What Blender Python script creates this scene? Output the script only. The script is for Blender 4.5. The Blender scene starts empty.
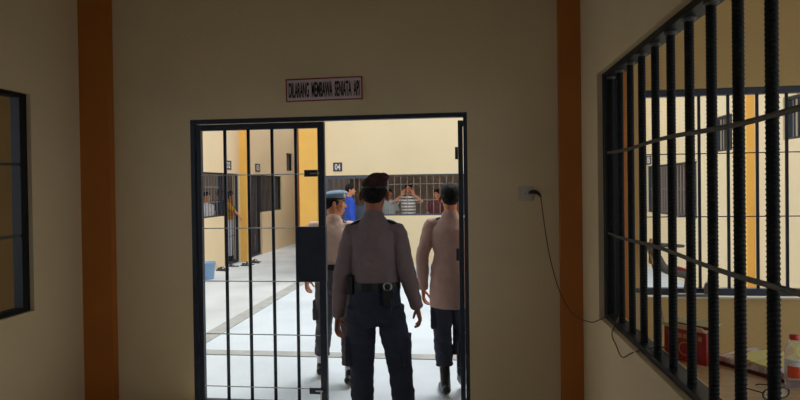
import bpy, bmesh, math, random
from mathutils import Vector, Matrix, noise
random.seed(4)
C = bpy.context.scene.collection
V = Vector
PI = math.pi
F = 560.0; YAW = math.radians(6.68); PITCH = 0.0097; ROLL = 0.0135; PY = 192.5; EYE = 1.60

# ------------------------------------------------------------------ camera
fwd = V((-math.sin(YAW) * math.cos(PITCH), math.cos(YAW) * math.cos(PITCH), -math.sin(PITCH)))
right0 = V((math.cos(YAW), math.sin(YAW), 0))
up0 = right0.cross(fwd)
right = right0 * math.cos(ROLL) - up0 * math.sin(ROLL)
up = up0 * math.cos(ROLL) + right0 * math.sin(ROLL)
CAMP = V((0, 0, EYE))
cd = bpy.data.cameras.new('camera'); cam = bpy.data.objects.new('camera', cd); C.objects.link(cam)
cd.sensor_width = 36; cd.lens = F / 800 * 36; cd.shift_y = -(200 - PY) / 800; cd.clip_start = 0.05
R3 = Matrix((right, up, -fwd)).transposed()
cam.matrix_world = Matrix.Translation(CAMP) @ R3.to_4x4()
bpy.context.scene.camera = cam

def ray(px, py):
    return fwd + right * ((px - 400) / F) + up * (-(py - PY) / F)
def at(px, py, Y=None, X=None, Z=None):
    d = ray(px, py)
    s = Y / d.y if Y is not None else (X / d.x if X is not None else (Z - EYE) / d.z)
    return CAMP + d * s

# ------------------------------------------------------------------ materials
def srgb(r, g, b):
    f = lambda c: (c / 255 / 12.92) if c / 255 <= 0.04045 else ((c / 255 + 0.055) / 1.055) ** 2.4
    return (f(r), f(g), f(b), 1)
def mat(name, col, rough=0.7, metal=0.0, var=0.08, scale=6.0, bump=0.0, bscale=60.0, col2=None, detail=6, spec=0.5, stretch=None):
    m = bpy.data.materials.new(name); m.use_nodes = True
    nt = m.node_tree; b = nt.nodes['Principled BSDF']
    b.inputs['Roughness'].default_value = rough; b.inputs['Metallic'].default_value = metal
    b.inputs['Specular IOR Level'].default_value = spec
    tc = nt.nodes.new('ShaderNodeTexCoord'); n = nt.nodes.new('ShaderNodeTexNoise')
    n.inputs['Scale'].default_value = scale; n.inputs['Detail'].default_value = detail
    src = tc.outputs['Object']
    if stretch:
        mp = nt.nodes.new('ShaderNodeMapping'); mp.inputs['Scale'].default_value = stretch
        nt.links.new(src, mp.inputs['Vector']); src = mp.outputs['Vector']
    nt.links.new(src, n.inputs['Vector'])
    r = nt.nodes.new('ShaderNodeValToRGB')
    c2 = col2 or tuple(c * (1 - var * 2) for c in col[:3]) + (1,)
    r.color_ramp.elements[0].color = c2; r.color_ramp.elements[1].color = col
    r.color_ramp.elements[0].position = 0.3; r.color_ramp.elements[1].position = 0.6
    nt.links.new(n.outputs['Fac'], r.inputs['Fac']); nt.links.new(r.outputs['Color'], b.inputs['Base Color'])
    if bump:
        n2 = nt.nodes.new('ShaderNodeTexNoise'); n2.inputs['Scale'].default_value = bscale; n2.inputs['Detail'].default_value = 5
        bp = nt.nodes.new('ShaderNodeBump'); bp.inputs['Strength'].default_value = bump; bp.inputs['Distance'].default_value = 0.01
        nt.links.new(src, n2.inputs['Vector']); nt.links.new(n2.outputs['Fac'], bp.inputs['Height']); nt.links.new(bp.outputs['Normal'], b.inputs['Normal'])
    return m
def glass(name, col, rough=0.05):
    m = bpy.data.materials.new(name); m.use_nodes = True; b = m.node_tree.nodes['Principled BSDF']
    b.inputs['Base Color'].default_value = col; b.inputs['Roughness'].default_value = rough
    b.inputs['Transmission Weight'].default_value = 0.9; b.inputs['IOR'].default_value = 1.2
    return m
M = {}
M['plaster'] = mat('cream_plaster', srgb(224, 202, 164), 0.9, var=0.03, scale=1.6, bump=0.25, bscale=40)
M['plaster_out'] = mat('yellow_cream_plaster', srgb(243, 221, 181), 0.9, var=0.025, scale=1.2, bump=0.2, bscale=40)
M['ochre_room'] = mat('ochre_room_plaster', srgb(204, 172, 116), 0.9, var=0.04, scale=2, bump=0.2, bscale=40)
M['ochre_shaded'] = mat('ochre_plaster_shaded', srgb(108, 80, 32), 0.9, var=0.05, scale=2, bump=0.2, bscale=40)  # ochre darkened to hold the left room's shade in its colour
M['cell'] = mat('cell_plaster', srgb(190, 168, 152), 0.9, var=0.08, scale=2, bump=0.2, bscale=40)
M['orange'] = mat('orange_paint', srgb(184, 108, 34), 0.6, var=0.05, scale=2.5, bump=0.1)
M['yorange'] = mat('amber_paint', srgb(254, 197, 98), 0.6, var=0.04, scale=2.5, bump=0.1)
M['concrete'] = mat('courtyard_concrete', srgb(202, 213, 223), 0.55, var=0.08, scale=1.1, bump=0.3, bscale=25, detail=10)
M['walk'] = mat('walkway_concrete', srgb(198, 203, 206), 0.6, var=0.09, scale=1.4, bump=0.3, bscale=25, detail=10)
M['channel'] = mat('drain_channel', srgb(166, 168, 166), 0.85, var=0.10, scale=7, bump=0.5, bscale=30)
M['tile'] = mat('corridor_tile', srgb(224, 216, 202), 0.4, var=0.05, scale=3)
M['ceiling'] = mat('ceiling_paint', srgb(205, 198, 180), 0.9, var=0.03)
M['iron'] = mat('navy_black_paint', srgb(26, 38, 60), 0.42, var=0.2, scale=14, bump=0.15, bscale=120)
M['iron_shaded'] = mat('navy_black_paint_shaded', srgb(15, 20, 30), 0.5, var=0.2, scale=14, bump=0.15, bscale=120, spec=0.3)  # copy of the iron paint with the dark room's shade in its colour
M['rebar'] = mat('black_painted_rebar', srgb(9, 12, 14), 0.6, var=0.25, scale=25, bump=0.3, bscale=200, spec=0.25)
M['rail'] = mat('worn_steel_rail', srgb(96, 96, 92), 0.5, 0.3, var=0.2, scale=30, bump=0.3, bscale=150)
M['wire'] = mat('galvanised_wire', srgb(176, 178, 186), 0.45, 0.2, var=0.15, scale=30)
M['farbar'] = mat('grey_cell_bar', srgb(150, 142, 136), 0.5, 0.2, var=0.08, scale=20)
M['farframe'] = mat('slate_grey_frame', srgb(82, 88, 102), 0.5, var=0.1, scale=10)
M['darkbar'] = mat('dark_cell_bar', srgb(46, 52, 64), 0.5, var=0.15, scale=20)
M['steel'] = mat('bare_steel', srgb(190, 192, 196), 0.3, 0.9, var=0.08, scale=20)
M['skin'] = mat('skin', srgb(212, 140, 104), 0.55, var=0.06, scale=14)
M['skin_dark'] = mat('tanned_skin', srgb(186, 112, 84), 0.55, var=0.06, scale=14)
M['hair'] = mat('black_hair', srgb(22, 20, 24), 0.7, var=0.3, scale=60, bump=0.6, bscale=160, spec=0.25)
M['shirt_brown'] = mat('brown_uniform_cloth', srgb(144, 124, 126), 0.85, var=0.06, scale=9, bump=0.35, bscale=26)
M['shirt_tan'] = mat('tan_uniform_cloth', srgb(200, 164, 154), 0.85, var=0.06, scale=9, bump=0.35, bscale=26)
M['trouser'] = mat('dark_uniform_cloth', srgb(52, 57, 78), 0.85, var=0.14, scale=8, bump=0.4, bscale=24)
M['trouser_brown'] = mat('dark_grey_brown_cloth', srgb(84, 80, 88), 0.85, var=0.14, scale=8, bump=0.4, bscale=24)
M['leather'] = mat('black_leather', srgb(24, 23, 25), 0.35, var=0.2, scale=14, bump=0.3, bscale=60)
M['beret_brown'] = mat('dark_brown_felt', srgb(66, 42, 40), 0.95, var=0.12, scale=20, bump=0.3, bscale=140)
M['beret_blue'] = mat('grey_blue_felt', srgb(128, 152, 176), 0.95, var=0.06, scale=20, bump=0.3, bscale=140)
M['white'] = mat('white_plastic', srgb(228, 226, 220), 0.4, var=0.03)
M['offwhite'] = mat('aged_white_plastic', srgb(196, 186, 172), 0.4, var=0.03)
M['black'] = mat('black_plastic', srgb(20, 20, 22), 0.4, var=0.1)
M['badge'] = mat('pale_metal_badge', srgb(222, 220, 205), 0.35, 0.5, var=0.1, scale=90)
M['signface'] = mat('pale_pink_board', srgb(214, 192, 198), 0.6, var=0.03)
M['signred'] = mat('dark_red_paint', srgb(138, 18, 36), 0.6, var=0.06)
M['ink'] = mat('black_ink', srgb(20, 18, 24), 0.6, var=0.05)
M['slate'] = mat('slate_number_plate', srgb(58, 56, 74), 0.5, var=0.05)
M['bucket'] = mat('pale_blue_plastic', srgb(132, 170, 212), 0.4, var=0.05)
M['sandal'] = mat('dark_rubber', srgb(44, 42, 48), 0.7, var=0.12)
M['sandal_brown'] = mat('brown_rubber', srgb(104, 66, 48), 0.7, var=0.12)
M['card_red'] = mat('red_printed_card', srgb(168, 36, 32), 0.5, var=0.12, scale=14)
M['card_in'] = mat('cream_card_inside', srgb(232, 222, 176), 0.8, var=0.06)
M['gold'] = mat('gold_print', srgb(196, 140, 70), 0.5, var=0.1)
M['paper'] = mat('printed_paper', srgb(232, 220, 205), 0.7, scale=16, col2=srgb(160, 66, 74), detail=3, stretch=(1, 4, 1))
M['paper_yellow'] = mat('yellow_paper', srgb(232, 214, 130), 0.7, var=0.05, scale=5)
M['maroon'] = mat('maroon_cover', srgb(92, 22, 26), 0.5, var=0.12, scale=12)
M['wood'] = mat('light_wood_top', srgb(206, 168, 120), 0.55, scale=4, var=0.08, stretch=(1, 9, 1))
M['wood_dark'] = mat('brown_wood', srgb(120, 84, 52), 0.6, scale=5, var=0.1, stretch=(1, 9, 1))
M['capred'] = mat('red_cap_plastic', srgb(205, 36, 38), 0.35, var=0.04)
M['label'] = mat('orange_red_label', srgb(232, 84, 44), 0.5, var=0.1, scale=30)
M['label_w'] = mat('white_label', srgb(236, 232, 228), 0.5, var=0.03)
M['cord'] = mat('beige_cord', srgb(150, 138, 118), 0.6, var=0.1)
M['cord_dark'] = mat('dark_cord', srgb(70, 62, 50), 0.6, var=0.1)
M['grey_metal'] = mat('dusty_grey_metal', srgb(120, 116, 108), 0.6, 0.2, var=0.12, scale=12, bump=0.2)
M['knob'] = mat('dark_red_knob', srgb(150, 24, 24), 0.4, var=0.08)
M['shirt_tan_lit'] = mat('tan_uniform_cloth_lit', srgb(228, 196, 182), 0.85, var=0.05, scale=9, bump=0.35, bscale=26)  # copy of the tan cloth, daylight on it put into a lighter colour
M['blue_cloth'] = mat('royal_blue_cloth', srgb(44, 84, 200), 0.85, var=0.08, scale=9, bump=0.3, bscale=26)
M['white_cloth'] = mat('white_cloth', srgb(228, 228, 238), 0.85, var=0.06, scale=9, bump=0.3, bscale=26)
M['slate_cloth'] = mat('slate_blue_cloth', srgb(78, 88, 108), 0.85, var=0.1, scale=9, bump=0.3, bscale=26)
M['orange_cloth'] = mat('mustard_cloth', srgb(224, 164, 52), 0.85, var=0.1, scale=9, bump=0.3, bscale=26)
M['pale_cloth'] = mat('pale_grey_cloth', srgb(196, 206, 206), 0.85, var=0.08, scale=9, bump=0.3, bscale=26)
M['plum_cloth'] = mat('plum_cloth', srgb(112, 58, 62), 0.85, var=0.1, scale=9, bump=0.3, bscale=26)
M['clear'] = glass('clear_plastic', (0.95, 0.97, 0.97, 1))
M['frost'] = glass('frosted_plastic', (0.9, 0.9, 0.88, 1), 0.35)
def striped():
    m = bpy.data.materials.new('striped_cloth'); m.use_nodes = True; nt = m.node_tree; b = nt.nodes['Principled BSDF']
    b.inputs['Roughness'].default_value = 0.85
    tc = nt.nodes.new('ShaderNodeTexCoord'); w = nt.nodes.new('ShaderNodeTexWave'); w.bands_direction = 'Z'
    w.inputs['Scale'].default_value = 4.6; w.inputs['Distortion'].default_value = 0.3
    r = nt.nodes.new('ShaderNodeValToRGB'); r.color_ramp.elements[0].color = srgb(92, 84, 92); r.color_ramp.elements[1].color = srgb(236, 230, 224)
    r.color_ramp.elements[0].position = 0.28; r.color_ramp.elements[1].position = 0.4
    nt.links.new(tc.outputs['Object'], w.inputs['Vector']); nt.links.new(w.outputs['Fac'], r.inputs['Fac']); nt.links.new(r.outputs['Color'], b.inputs['Base Color'])
    return m
M['striped'] = striped()

# ------------------------------------------------------------------ builders
def tag(o, label=None, cat=None, group=None, kind=None):
    if label: o['label'] = label
    if cat: o['category'] = cat
    if group: o['group'] = group
    if kind: o['kind'] = kind
    return o
def empty(name, loc=(0, 0, 0), rz=0.0):
    o = bpy.data.objects.new(name, None); C.objects.link(o); o.location = loc; o.rotation_euler = (0, 0, rz)
    o.empty_display_size = 0.05
    return o
def link(name, me, m, parent=None, loc=(0, 0, 0), smooth=False):
    if m is not None and not me.materials: me.materials.append(m)
    o = bpy.data.objects.new(name, me); C.objects.link(o)
    if parent: o.parent = parent
    o.location = loc
    if smooth:
        for p in me.polygons: p.use_smooth = True
    return o
class MB:
    def __init__(s): s.bm = bmesh.new()
    def box(s, x0, x1, y0, y1, z0, z1, M_=None):
        r = bmesh.ops.create_cube(s.bm, size=1)['verts']
        T = Matrix.Translation(((x0 + x1) / 2, (y0 + y1) / 2, (z0 + z1) / 2)) @ Matrix.Diagonal((abs(x1 - x0), abs(y1 - y0), abs(z1 - z0), 1))
        if M_ is not None: T = M_ @ T
        bmesh.ops.transform(s.bm, matrix=T, verts=r); return s
    def cyl(s, p0, p1, r, seg=10, r2=None):
        return s.tube([p0, p1], [r, r if r2 is None else r2], seg, flat=True)
    def ell(s, c, r, R=None, u=20, v=12):
        vs = bmesh.ops.create_uvsphere(s.bm, u_segments=u, v_segments=v, radius=1)['verts']
        T = Matrix.Translation(c) @ (R.to_4x4() if R is not None else Matrix()) @ Matrix.Diagonal((r[0], r[1], r[2], 1))
        bmesh.ops.transform(s.bm, matrix=T, verts=vs); return s
    def tube(s, pts, rad, seg=12, ref=None, flat=False, sub=0):
        """closed tube; rad scalars or (a,b): a along ref-ish axis, b across"""
        pts = [V(p) for p in pts]; rad = [(r, r) if not isinstance(r, (tuple, list)) else tuple(r) for r in rad]
        if sub and len(pts) > 2:
            np_, nr = [], []
            for i in range(len(pts) - 1):
                p = [pts[max(i - 1, 0)], pts[i], pts[i + 1], pts[min(i + 2, len(pts) - 1)]]
                q = [rad[max(i - 1, 0)], rad[i], rad[i + 1], rad[min(i + 2, len(pts) - 1)]]
                for k in range(sub):
                    t = k / sub
                    w = (-.5 * t + t * t - .5 * t ** 3, 1 - 2.5 * t * t + 1.5 * t ** 3, .5 * t + 2 * t * t - 1.5 * t ** 3, -.5 * t * t + .5 * t ** 3)
                    np_.append(sum((p[j] * w[j] for j in range(4)), V((0, 0, 0))))
                    nr.append(tuple(max(1e-4, sum(q[j][a] * w[j] for j in range(4))) for a in (0, 1)))
            np_.append(pts[-1]); nr.append(rad[-1]); pts, rad = np_, nr
        rings = []
        n = len(pts); prev = V(ref) if ref is not None else None
        T = []
        for i in range(n):
            t = (pts[min(i + 1, n - 1)] - pts[max(i - 1, 0)]).normalized(); T.append(t)
        if prev is None:
            prev = V((1, 0, 0)) if abs(T[0].x) < 0.8 else V((0, 1, 0))
        def ring(c, u, w, a, b):
            return [s.bm.verts.new(c + u * (a * math.cos(k * 2 * PI / seg)) + w * (b * math.sin(k * 2 * PI / seg))) for k in range(seg)]
        first = last = None
        for i in range(n):
            t = T[i]
            base = V(ref) if ref is not None else prev
            u = (base - t * base.dot(t))
            if u.length < 1e-4: u = t.orthogonal()
            u.normalize(); prev = u; w = t.cross(u)
            if i == 0 and not flat:
                for q in (0.92, 0.6):
                    rings.append(ring(pts[0] - t * min(rad[0]) * q, u, w, rad[0][0] * math.sqrt(1 - q * q), rad[0][1] * math.sqrt(1 - q * q)))
            rings.append(ring(pts[i], u, w, rad[i][0], rad[i][1]))
            if i == n - 1 and not flat:
                for q in (0.6, 0.92):
                    rings.append(ring(pts[i] + t * min(rad[i]) * q, u, w, rad[i][0] * math.sqrt(1 - q * q), rad[i][1] * math.sqrt(1 - q * q)))
        for a, b in zip(rings, rings[1:]):
            for k in range(seg):
                s.bm.faces.new((a[k], a[(k + 1) % seg], b[(k + 1) % seg], b[k]))
        s.bm.faces.new(list(reversed(rings[0]))); s.bm.faces.new(rings[-1])
        return s
    def lathe(s, prof, seg=24, c=(0, 0, 0)):
        rings = []
        for r, z in prof:
            rings.append([s.bm.verts.new((c[0] + r * math.cos(k * 2 * PI / seg), c[1] + r * math.sin(k * 2 * PI / seg), c[2] + z)) for k in range(seg)])
        for a, b in zip(rings, rings[1:]):
            for k in range(seg): s.bm.faces.new((a[k], a[(k + 1) % seg], b[(k + 1) % seg], b[k]))
        if prof[0][0] > 1e-3: s.bm.faces.new(list(reversed(rings[0])))
        if prof[-1][0] > 1e-3: s.bm.faces.new(rings[-1])
        return s
    def mesh(s, name, off=None):
        if off is not None: bmesh.ops.translate(s.bm, vec=-V(off), verts=s.bm.verts)
        bmesh.ops.recalc_face_normals(s.bm, faces=s.bm.faces)
        me = bpy.data.meshes.new(name); s.bm.to_mesh(me); s.bm.free(); return me
    def build(s, name, m, parent=None, off=None, smooth=False, bevel=0.0):
        me = s.mesh(name, off); o = link(name, me, m, parent, smooth=smooth)
        if bevel:
            b = o.modifiers.new('bevel', 'BEVEL'); b.width = bevel; b.segments = 2; b.limit_method = 'ANGLE'
        return o
    def remesh(s, name, m, parent, vox, smooth=3, wr=0.0, wscale=9.0, seed=0.0):
        me = s.mesh(name); o = bpy.data.objects.new(name, me); C.objects.link(o)
        r = o.modifiers.new('r', 'REMESH'); r.mode = 'VOXEL'; r.voxel_size = vox
        if smooth:
            q = o.modifiers.new('s', 'SMOOTH'); q.factor = 0.5; q.iterations = smooth
        dg = bpy.context.evaluated_depsgraph_get()
        nm = bpy.data.meshes.new_from_object(o.evaluated_get(dg)); nm.name = name
        bpy.data.objects.remove(o); bpy.data.meshes.remove(me)
        if wr:
            n_ = len(nm.vertices); cos = [0.0] * (3 * n_); nos = [0.0] * (3 * n_)
            nm.vertices.foreach_get('co', cos); nm.vertices.foreach_get('normal', nos)
            for i in range(n_):
                p = V(cos[3 * i:3 * i + 3]); nv = V(nos[3 * i:3 * i + 3])
                a = noise.noise(V((p.x * wscale + seed, p.y * wscale, p.z * wscale * 1.7)))
                b = noise.noise(V((p.x * wscale * 2.3, p.y * wscale * 2.3 + seed, p.z * wscale * 4 + p.x * 14)))
                cos[3 * i:3 * i + 3] = p + nv * wr * ((1 - abs(a) * 3) * 0.6 + b * 0.7)
            nm.vertices.foreach_set('co', cos); nm.update()
        nm.materials.clear()
        return link(name, nm, m, parent, smooth=True)

def text_obj(name, body, w, h, m, parent, loc, rot, ext=0.002, bold=0.0):
    cu = bpy.data.curves.new(name, 'FONT'); cu.body = body; cu.size = 1; cu.extrude = 0.02; cu.offset = bold; cu.resolution_u = 3
    t = bpy.data.objects.new(name, cu); C.objects.link(t)
    dg = bpy.context.evaluated_depsgraph_get(); me = bpy.data.meshes.new_from_object(t.evaluated_get(dg)); me.name = name
    bpy.data.objects.remove(t)
    low = [v.co.x for v in me.vertices if v.co.y < -0.05]      # bring descending capitals up to the base line
    if low:
        a, b_ = min(low), max(low); js = [v for v in me.vertices if a - 0.005 <= v.co.x <= b_ + 0.005]
        y0, y1 = min(v.co.y for v in js), max(v.co.y for v in js)
        for v in js: v.co.y = (v.co.y - y0) / (y1 - y0) * y1
    xs = [v.co.x for v in me.vertices]; ys = [v.co.y for v in me.vertices]
    cx, cy = (min(xs) + max(xs)) / 2, (min(ys) + max(ys)) / 2; sx, sy = w / (max(xs) - min(xs)), h / (max(ys) - min(ys))
    for v in me.vertices: v.co = V(((v.co.x - cx) * sx, (v.co.y - cy) * sy, v.co.z * ext / 0.02))
    me.materials.clear()
    o = link(name, me, m, parent, loc); o.rotation_euler = rot
    return o

def wall(name, axis, c0, c1, u0, u1, z0, z1, holes, m):
    """axis 'x': wall runs along X, thickness Y c0..c1. holes: (ua,ub,za,zb)"""
    us = sorted({u0, u1, *[h[0] for h in holes], *[h[1] for h in holes]}); zs = sorted({z0, z1, *[h[2] for h in holes], *[h[3] for h in holes]})
    b = MB()
    for i in range(len(us) - 1):
        run = None
        cells = []
        for j in range(len(zs) - 1):
            uc, zc = (us[i] + us[i + 1]) / 2, (zs[j] + zs[j + 1]) / 2
            if any(h[0] < uc < h[1] and h[2] < zc < h[3] for h in holes): continue
            if cells and cells[-1][1] == zs[j]: cells[-1][1] = zs[j + 1]
            else: cells.append([zs[j], zs[j + 1]])
        for za, zb in cells:
            if axis == 'x': b.box(us[i], us[i + 1], c0, c1, za, zb)
            else: b.box(c0, c1, us[i], us[i + 1], za, zb)
    return tag(b.build(name, m), kind='structure')
def slab(name, x0, x1, y0, y1, z0, z1, m):
    return tag(MB().box(x0, x1, y0, y1, z0, z1).build(name, m), kind='structure')

# ------------------------------------------------------------------ THE SETTING
FY = 4.0; FT = 0.15                 # front wall plane and thickness
WX = 0.79; WXI = 0.94               # right wall faces
LX = -2.9; LXI = -3.05
WB, WT = 0.80, 2.26                 # corridor window sill / head
DX0, DX1, DZ = -2.05, 0.016, 2.125  # doorway
H = 3.35
slab('floor', LX - 3.2, 3.6, -6.0, FY, -0.12, 0.0, M['tile'])
slab('floor_courtyard', -8.2, 6.8, FY, 19.0, -0.12, 0.0, M['concrete'])
slab('floor_walkway', -4.95, -2.89, 5.30, 16.5, -0.002, 0.004, M['walk'])
slab('floor_yard', -40, 40, -40, 50, -0.3, -0.13, M['walk'])
slab('trim_1', -4.95, 3.5, 5.155, 5.30, -0.01, 0.008, M['channel'])
slab('trim_2', -2.89, -2.70, 5.30, 11.5, -0.01, 0.008, M['channel'])
slab('ceiling', LX - 3.2, 3.6, -6.0, FY + FT, H, H + 0.15, M['ceiling'])
wall('wall_front', 'x', FY, FY + FT, LX, WX, 0, H, [(DX0, DX1, 0, DZ)], M['plaster'])
wall('wall_front_right_room', 'x', FY, FY + FT, WX, 3.5, 0, H, [(1.19, 3.3, 0.835, 2.24)], M['ochre_room'])
wall('wall_front_left_room', 'x', FY, FY + FT, LX - 3.2, LX, 0, H, [], M['ochre_shaded'])
wall('wall_right', 'y', WX, WXI, -6.0, FY, 0, H, [(0.35, 3.48, WB, WT)], M['plaster'])
wall('wall_left', 'y', LXI, LX, -6.0, FY, 0, H, [(1.2, 3.46, WB, WT)], M['plaster'])
wall('wall_left_room_side', 'y', LX - 3.2, LX - 3.05, -6.0, FY, 0, H, [(-1.3, 3.2, 0.25, 3.2)], M['ochre_room'])  # unseen wall, wide opening added to throw daylight onto the right wall
wall('wall_left_room_back', 'x', -1.6, -1.45, LX - 3.05, LXI, 0, H, [(-5.6, -4.2, 0.9, 2.2)], M['ochre_room'])  # unseen wall, rear opening added to let sky light into the left room
wall('wall_right_room_side', 'y', 3.5, 3.65, -6.0, FY, 0, H, [(-1.0, 3.2, 0.6, 2.7)], M['ochre_room'])  # unseen wall, opening added to brighten the right room and the left wall
wall('wall_right_room_back', 'x', -1.6, -1.45, WXI, 3.5, 0, H, [(1.2, 3.3, 0.9, 2.7)], M['ochre_room'])  # unseen wall, large opening added to brighten the right room
wall('wall_back', 'x', -6.15, -6.0, LX - 0.15, WX + 0.15, 0, H, [(-1.9, -0.2, 0, 2.3)], M['plaster'])  # unseen wall added to cut light from behind, opening sized for brightness
# orange pilasters
slab('trim_3', LX, -2.66, 3.94, FY, 0, H, M['orange'])
slab('trim_4', 0.644, WX, 3.94, FY, 0, H, M['orange'])
slab('trim_5', WXI, 1.075, 3.90, FY, 0, H, M['orange'])
# courtyard
CL, CR, CF, CH = -4.95, 3.5, 11.5, 4.6
ZT, ZB = 1.94, 1.03
DL1 = (11.10, 11.84); DL2 = (12.42, 13.2)
wall('wall_courtyard_left', 'y', CL - 0.15, CL, FY + FT, 16.5, 0, CH,
     [(8.2, 11.04, 1.05, ZT), (11.04, DL1[1], 0, ZT), (DL2[0], 13.2, 0, ZT), (13.2, 14.7, ZB, ZT), (15.15, 15.7, 2.1, 2.6)], M['plaster_out'])
wall('wall_courtyard_end', 'x', 16.5, 16.65, CL - 0.15, -3.0, 0, CH, [], M['plaster_out'])
wall('wall_courtyard_far', 'x', CF, CF + 0.15, -3.05, CR, 0, CH, [(-2.93, -1.92, 0, 1.86), (-1.92, 2.6, 1.01, 1.86)], M['plaster_out'])
wall('wall_courtyard_passage', 'y', -3.05, -2.98, CF + 0.15, 16.5, 0, CH, [], M['cell'])
wall('wall_courtyard_right', 'y', CR, CR + 0.15, FY + FT, CF + 0.15, 0, CH,
     [(9.0, 11.38, 1.05, ZT), (7.85, 8.43, 2.03, 2.52), (6.28, 6.66, 2.06, 2.53)], M['plaster_out'])
slab('trim_6', CL, CL + 0.15, 11.86, 12.1, 0, CH, M['yorange'])
slab('trim_7', -3.43, -3.05, 11.32, 11.75, 0, CH, M['yorange'])
slab('trim_8', CL, CL + 0.2, 16.1, 16.5, 0, CH, M['orange'])
slab('trim_9', CR - 0.09, CR, 7.28, 7.47, 0, CH, M['yorange'])
# cells behind the courtyard walls
wall('wall_cell_left', 'y', -7.8, -7.65, FY + FT, 19.0, 0, 3.1, [(6, 12.0, 2.2, 2.8)], M['cell'])  # high opening added to let sky light into the nearer cell
slab('ceiling_cell_left', -7.8, CL - 0.15, FY + FT, 19.0, 3.0, 3.1, M['cell'])
slab('wall_cell_left_divider', -7.65, CL - 0.15, 13.0, 13.1, 0, 3.0, M['cell'])  # divider put in to keep the farther cell unlit
wall('wall_cell_left_end', 'x', 18.85, 19.0, -7.65, CL - 0.15, 0, 3.0, [], M['cell'])
wall('wall_cell_far', 'x', 14.3, 14.45, -2.98, 6.5, 0, 3.1, [(-2.6, 6.0, 2.15, 2.9)], M['cell'])  # high opening added so sky light lifts the far cell interior
slab('ceiling_cell_far', -2.98, 6.5, CF + 0.15, 14.3, 3.0, 3.1, M['cell'])
wall('wall_cell_right', 'y', 6.35, 6.5, FY + FT, 14.3, 0, 3.1, [(5, 11, 2.2, 2.8)], M['cell'])  # high opening added for sky light in the right cell
slab('ceiling_cell_right', CR + 0.15, 6.35, FY + FT, CF + 0.15, 3.0, 3.1, M['cell'])

# ------------------------------------------------------------------ barred windows and doors
def bar_mesh(L, r, seg=8): return MB().cyl((0, 0, 0), (0, 0, L), r, seg).mesh('bar')
def opening(name, axis, c, u0, u1, z0, z1, nbar, rails, fr=0.03, br=0.008, mframe=None, mbar=None, solid=None, rail_r=0.006, kind='structure', bars=None, fdepth=0.05):
    mframe = mframe or M['darkbar']; mbar = mbar or mframe
    P = (lambda u, d, z: (u, c + d, z)) if axis == 'x' else (lambda u, d, z: (c + d, u, z))
    t = tag(empty(name, P((u0 + u1) / 2, 0, z0)), kind=kind)
    o = V(t.location)
    def bx(b, ua, ub, da, db, za, zb):
        p, q = P(ua, da, za), P(ub, db, zb); b.box(min(p[0], q[0]), max(p[0], q[0]), min(p[1], q[1]), max(p[1], q[1]), za, zb)
    b = MB(); h = fdepth / 2
    bx(b, u0, u0 + fr, -h, h, z0, z1); bx(b, u1 - fr, u1, -h, h, z0, z1)
    bx(b, u0 + fr, u1 - fr, -h, h, z1 - fr, z1); bx(b, u0 + fr, u1 - fr, -h, h, z0, z0 + fr)
    b.build('window_frame' if name.startswith('window') else 'door_frame', mframe, t, off=o)
    zb = z0 + fr
    if solid:
        b = MB(); bx(b, u0 + fr, u1 - fr, -0.004, 0.004, zb, solid); b.build('panel', mframe, t, off=o); zb = solid
    me = bar_mesh(z1 - fr - zb, br, 8)
    us = bars or [u0 + fr + (u1 - u0 - 2 * fr) * (k + 1) / (nbar + 1) for k in range(nbar)]
    for u in us:
        q = link('bar', me, mbar, t, V(P(u, 0, zb)) - o)
    for z in rails:
        MB().cyl(P(u0 + fr, -br - rail_r if axis == 'x' else 0, z), P(u1 - fr, -br - rail_r if axis == 'x' else 0, z), rail_r, 6).build('rail', mbar, t, off=o)
    return t
opening('window_4', 'y', CL - 0.06, 8.2, 11.0, 1.05, ZT, 21, (1.35, 1.65), mframe=M['darkbar'], mbar=M['farbar'], br=0.007)
opening('door_3', 'y', CL - 0.06, 11.04, DL1[1], 0.02, ZT, 5, (0.6, 1.05, 1.5), mframe=M['darkbar'], br=0.008)
opening('door_4', 'y', CL - 0.06, DL2[0], 13.16, 0.02, ZT, 7, (1.05, 1.5), mframe=M['darkbar'], mbar=M['darkbar'], br=0.012)
opening('window_5', 'y', CL - 0.06, 13.2, 14.7, ZB, ZT, 15, (1.5,), mframe=M['darkbar'], mbar=M['darkbar'], br=0.012)
opening('window_6', 'y', CL - 0.06, 15.15, 15.7, 2.1, 2.6, 3, (), mframe=M['darkbar'], br=0.01)
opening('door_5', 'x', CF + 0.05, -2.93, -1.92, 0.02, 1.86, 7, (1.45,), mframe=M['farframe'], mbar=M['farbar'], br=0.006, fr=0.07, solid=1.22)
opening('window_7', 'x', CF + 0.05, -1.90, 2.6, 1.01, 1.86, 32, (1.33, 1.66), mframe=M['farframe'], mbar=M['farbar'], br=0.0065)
opening('window_8', 'y', CR + 0.06, 9.0, 11.38, 1.05, ZT, 17, (1.5,), mframe=M['darkbar'], mbar=M['farbar'], br=0.009)
opening('window_9', 'y', CR + 0.06, 7.85, 8.43, 2.03, 2.52, 3, (), mframe=M['darkbar'], br=0.01)
opening('window_10', 'y', CR + 0.06, 6.28, 6.66, 2.06, 2.53, 3, (), mframe=M['darkbar'], br=0.01)
# second window of the right room, on the front plane
bx3 = [at(px, 200, Y=FY + 0.05).x for px in (671, 699.5, 728.5, 757.5, 787)]
bx3 += [bx3[-1] + (bx3[-1] - bx3[-2]) * k for k in range(1, 8)]
opening('window_3', 'x', FY + 0.05, 1.19, 3.3, 0.835, 2.24, 0, (1.37, 1.80), fr=0.045, br=0.011, mframe=M['iron'], bars=[x for x in bx3 if x < 3.24], rail_r=0.004)
slab('trim_10', 1.19, 3.3, FY - 0.05, FY, 0.825, 0.837, M['ceiling'])

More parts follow.
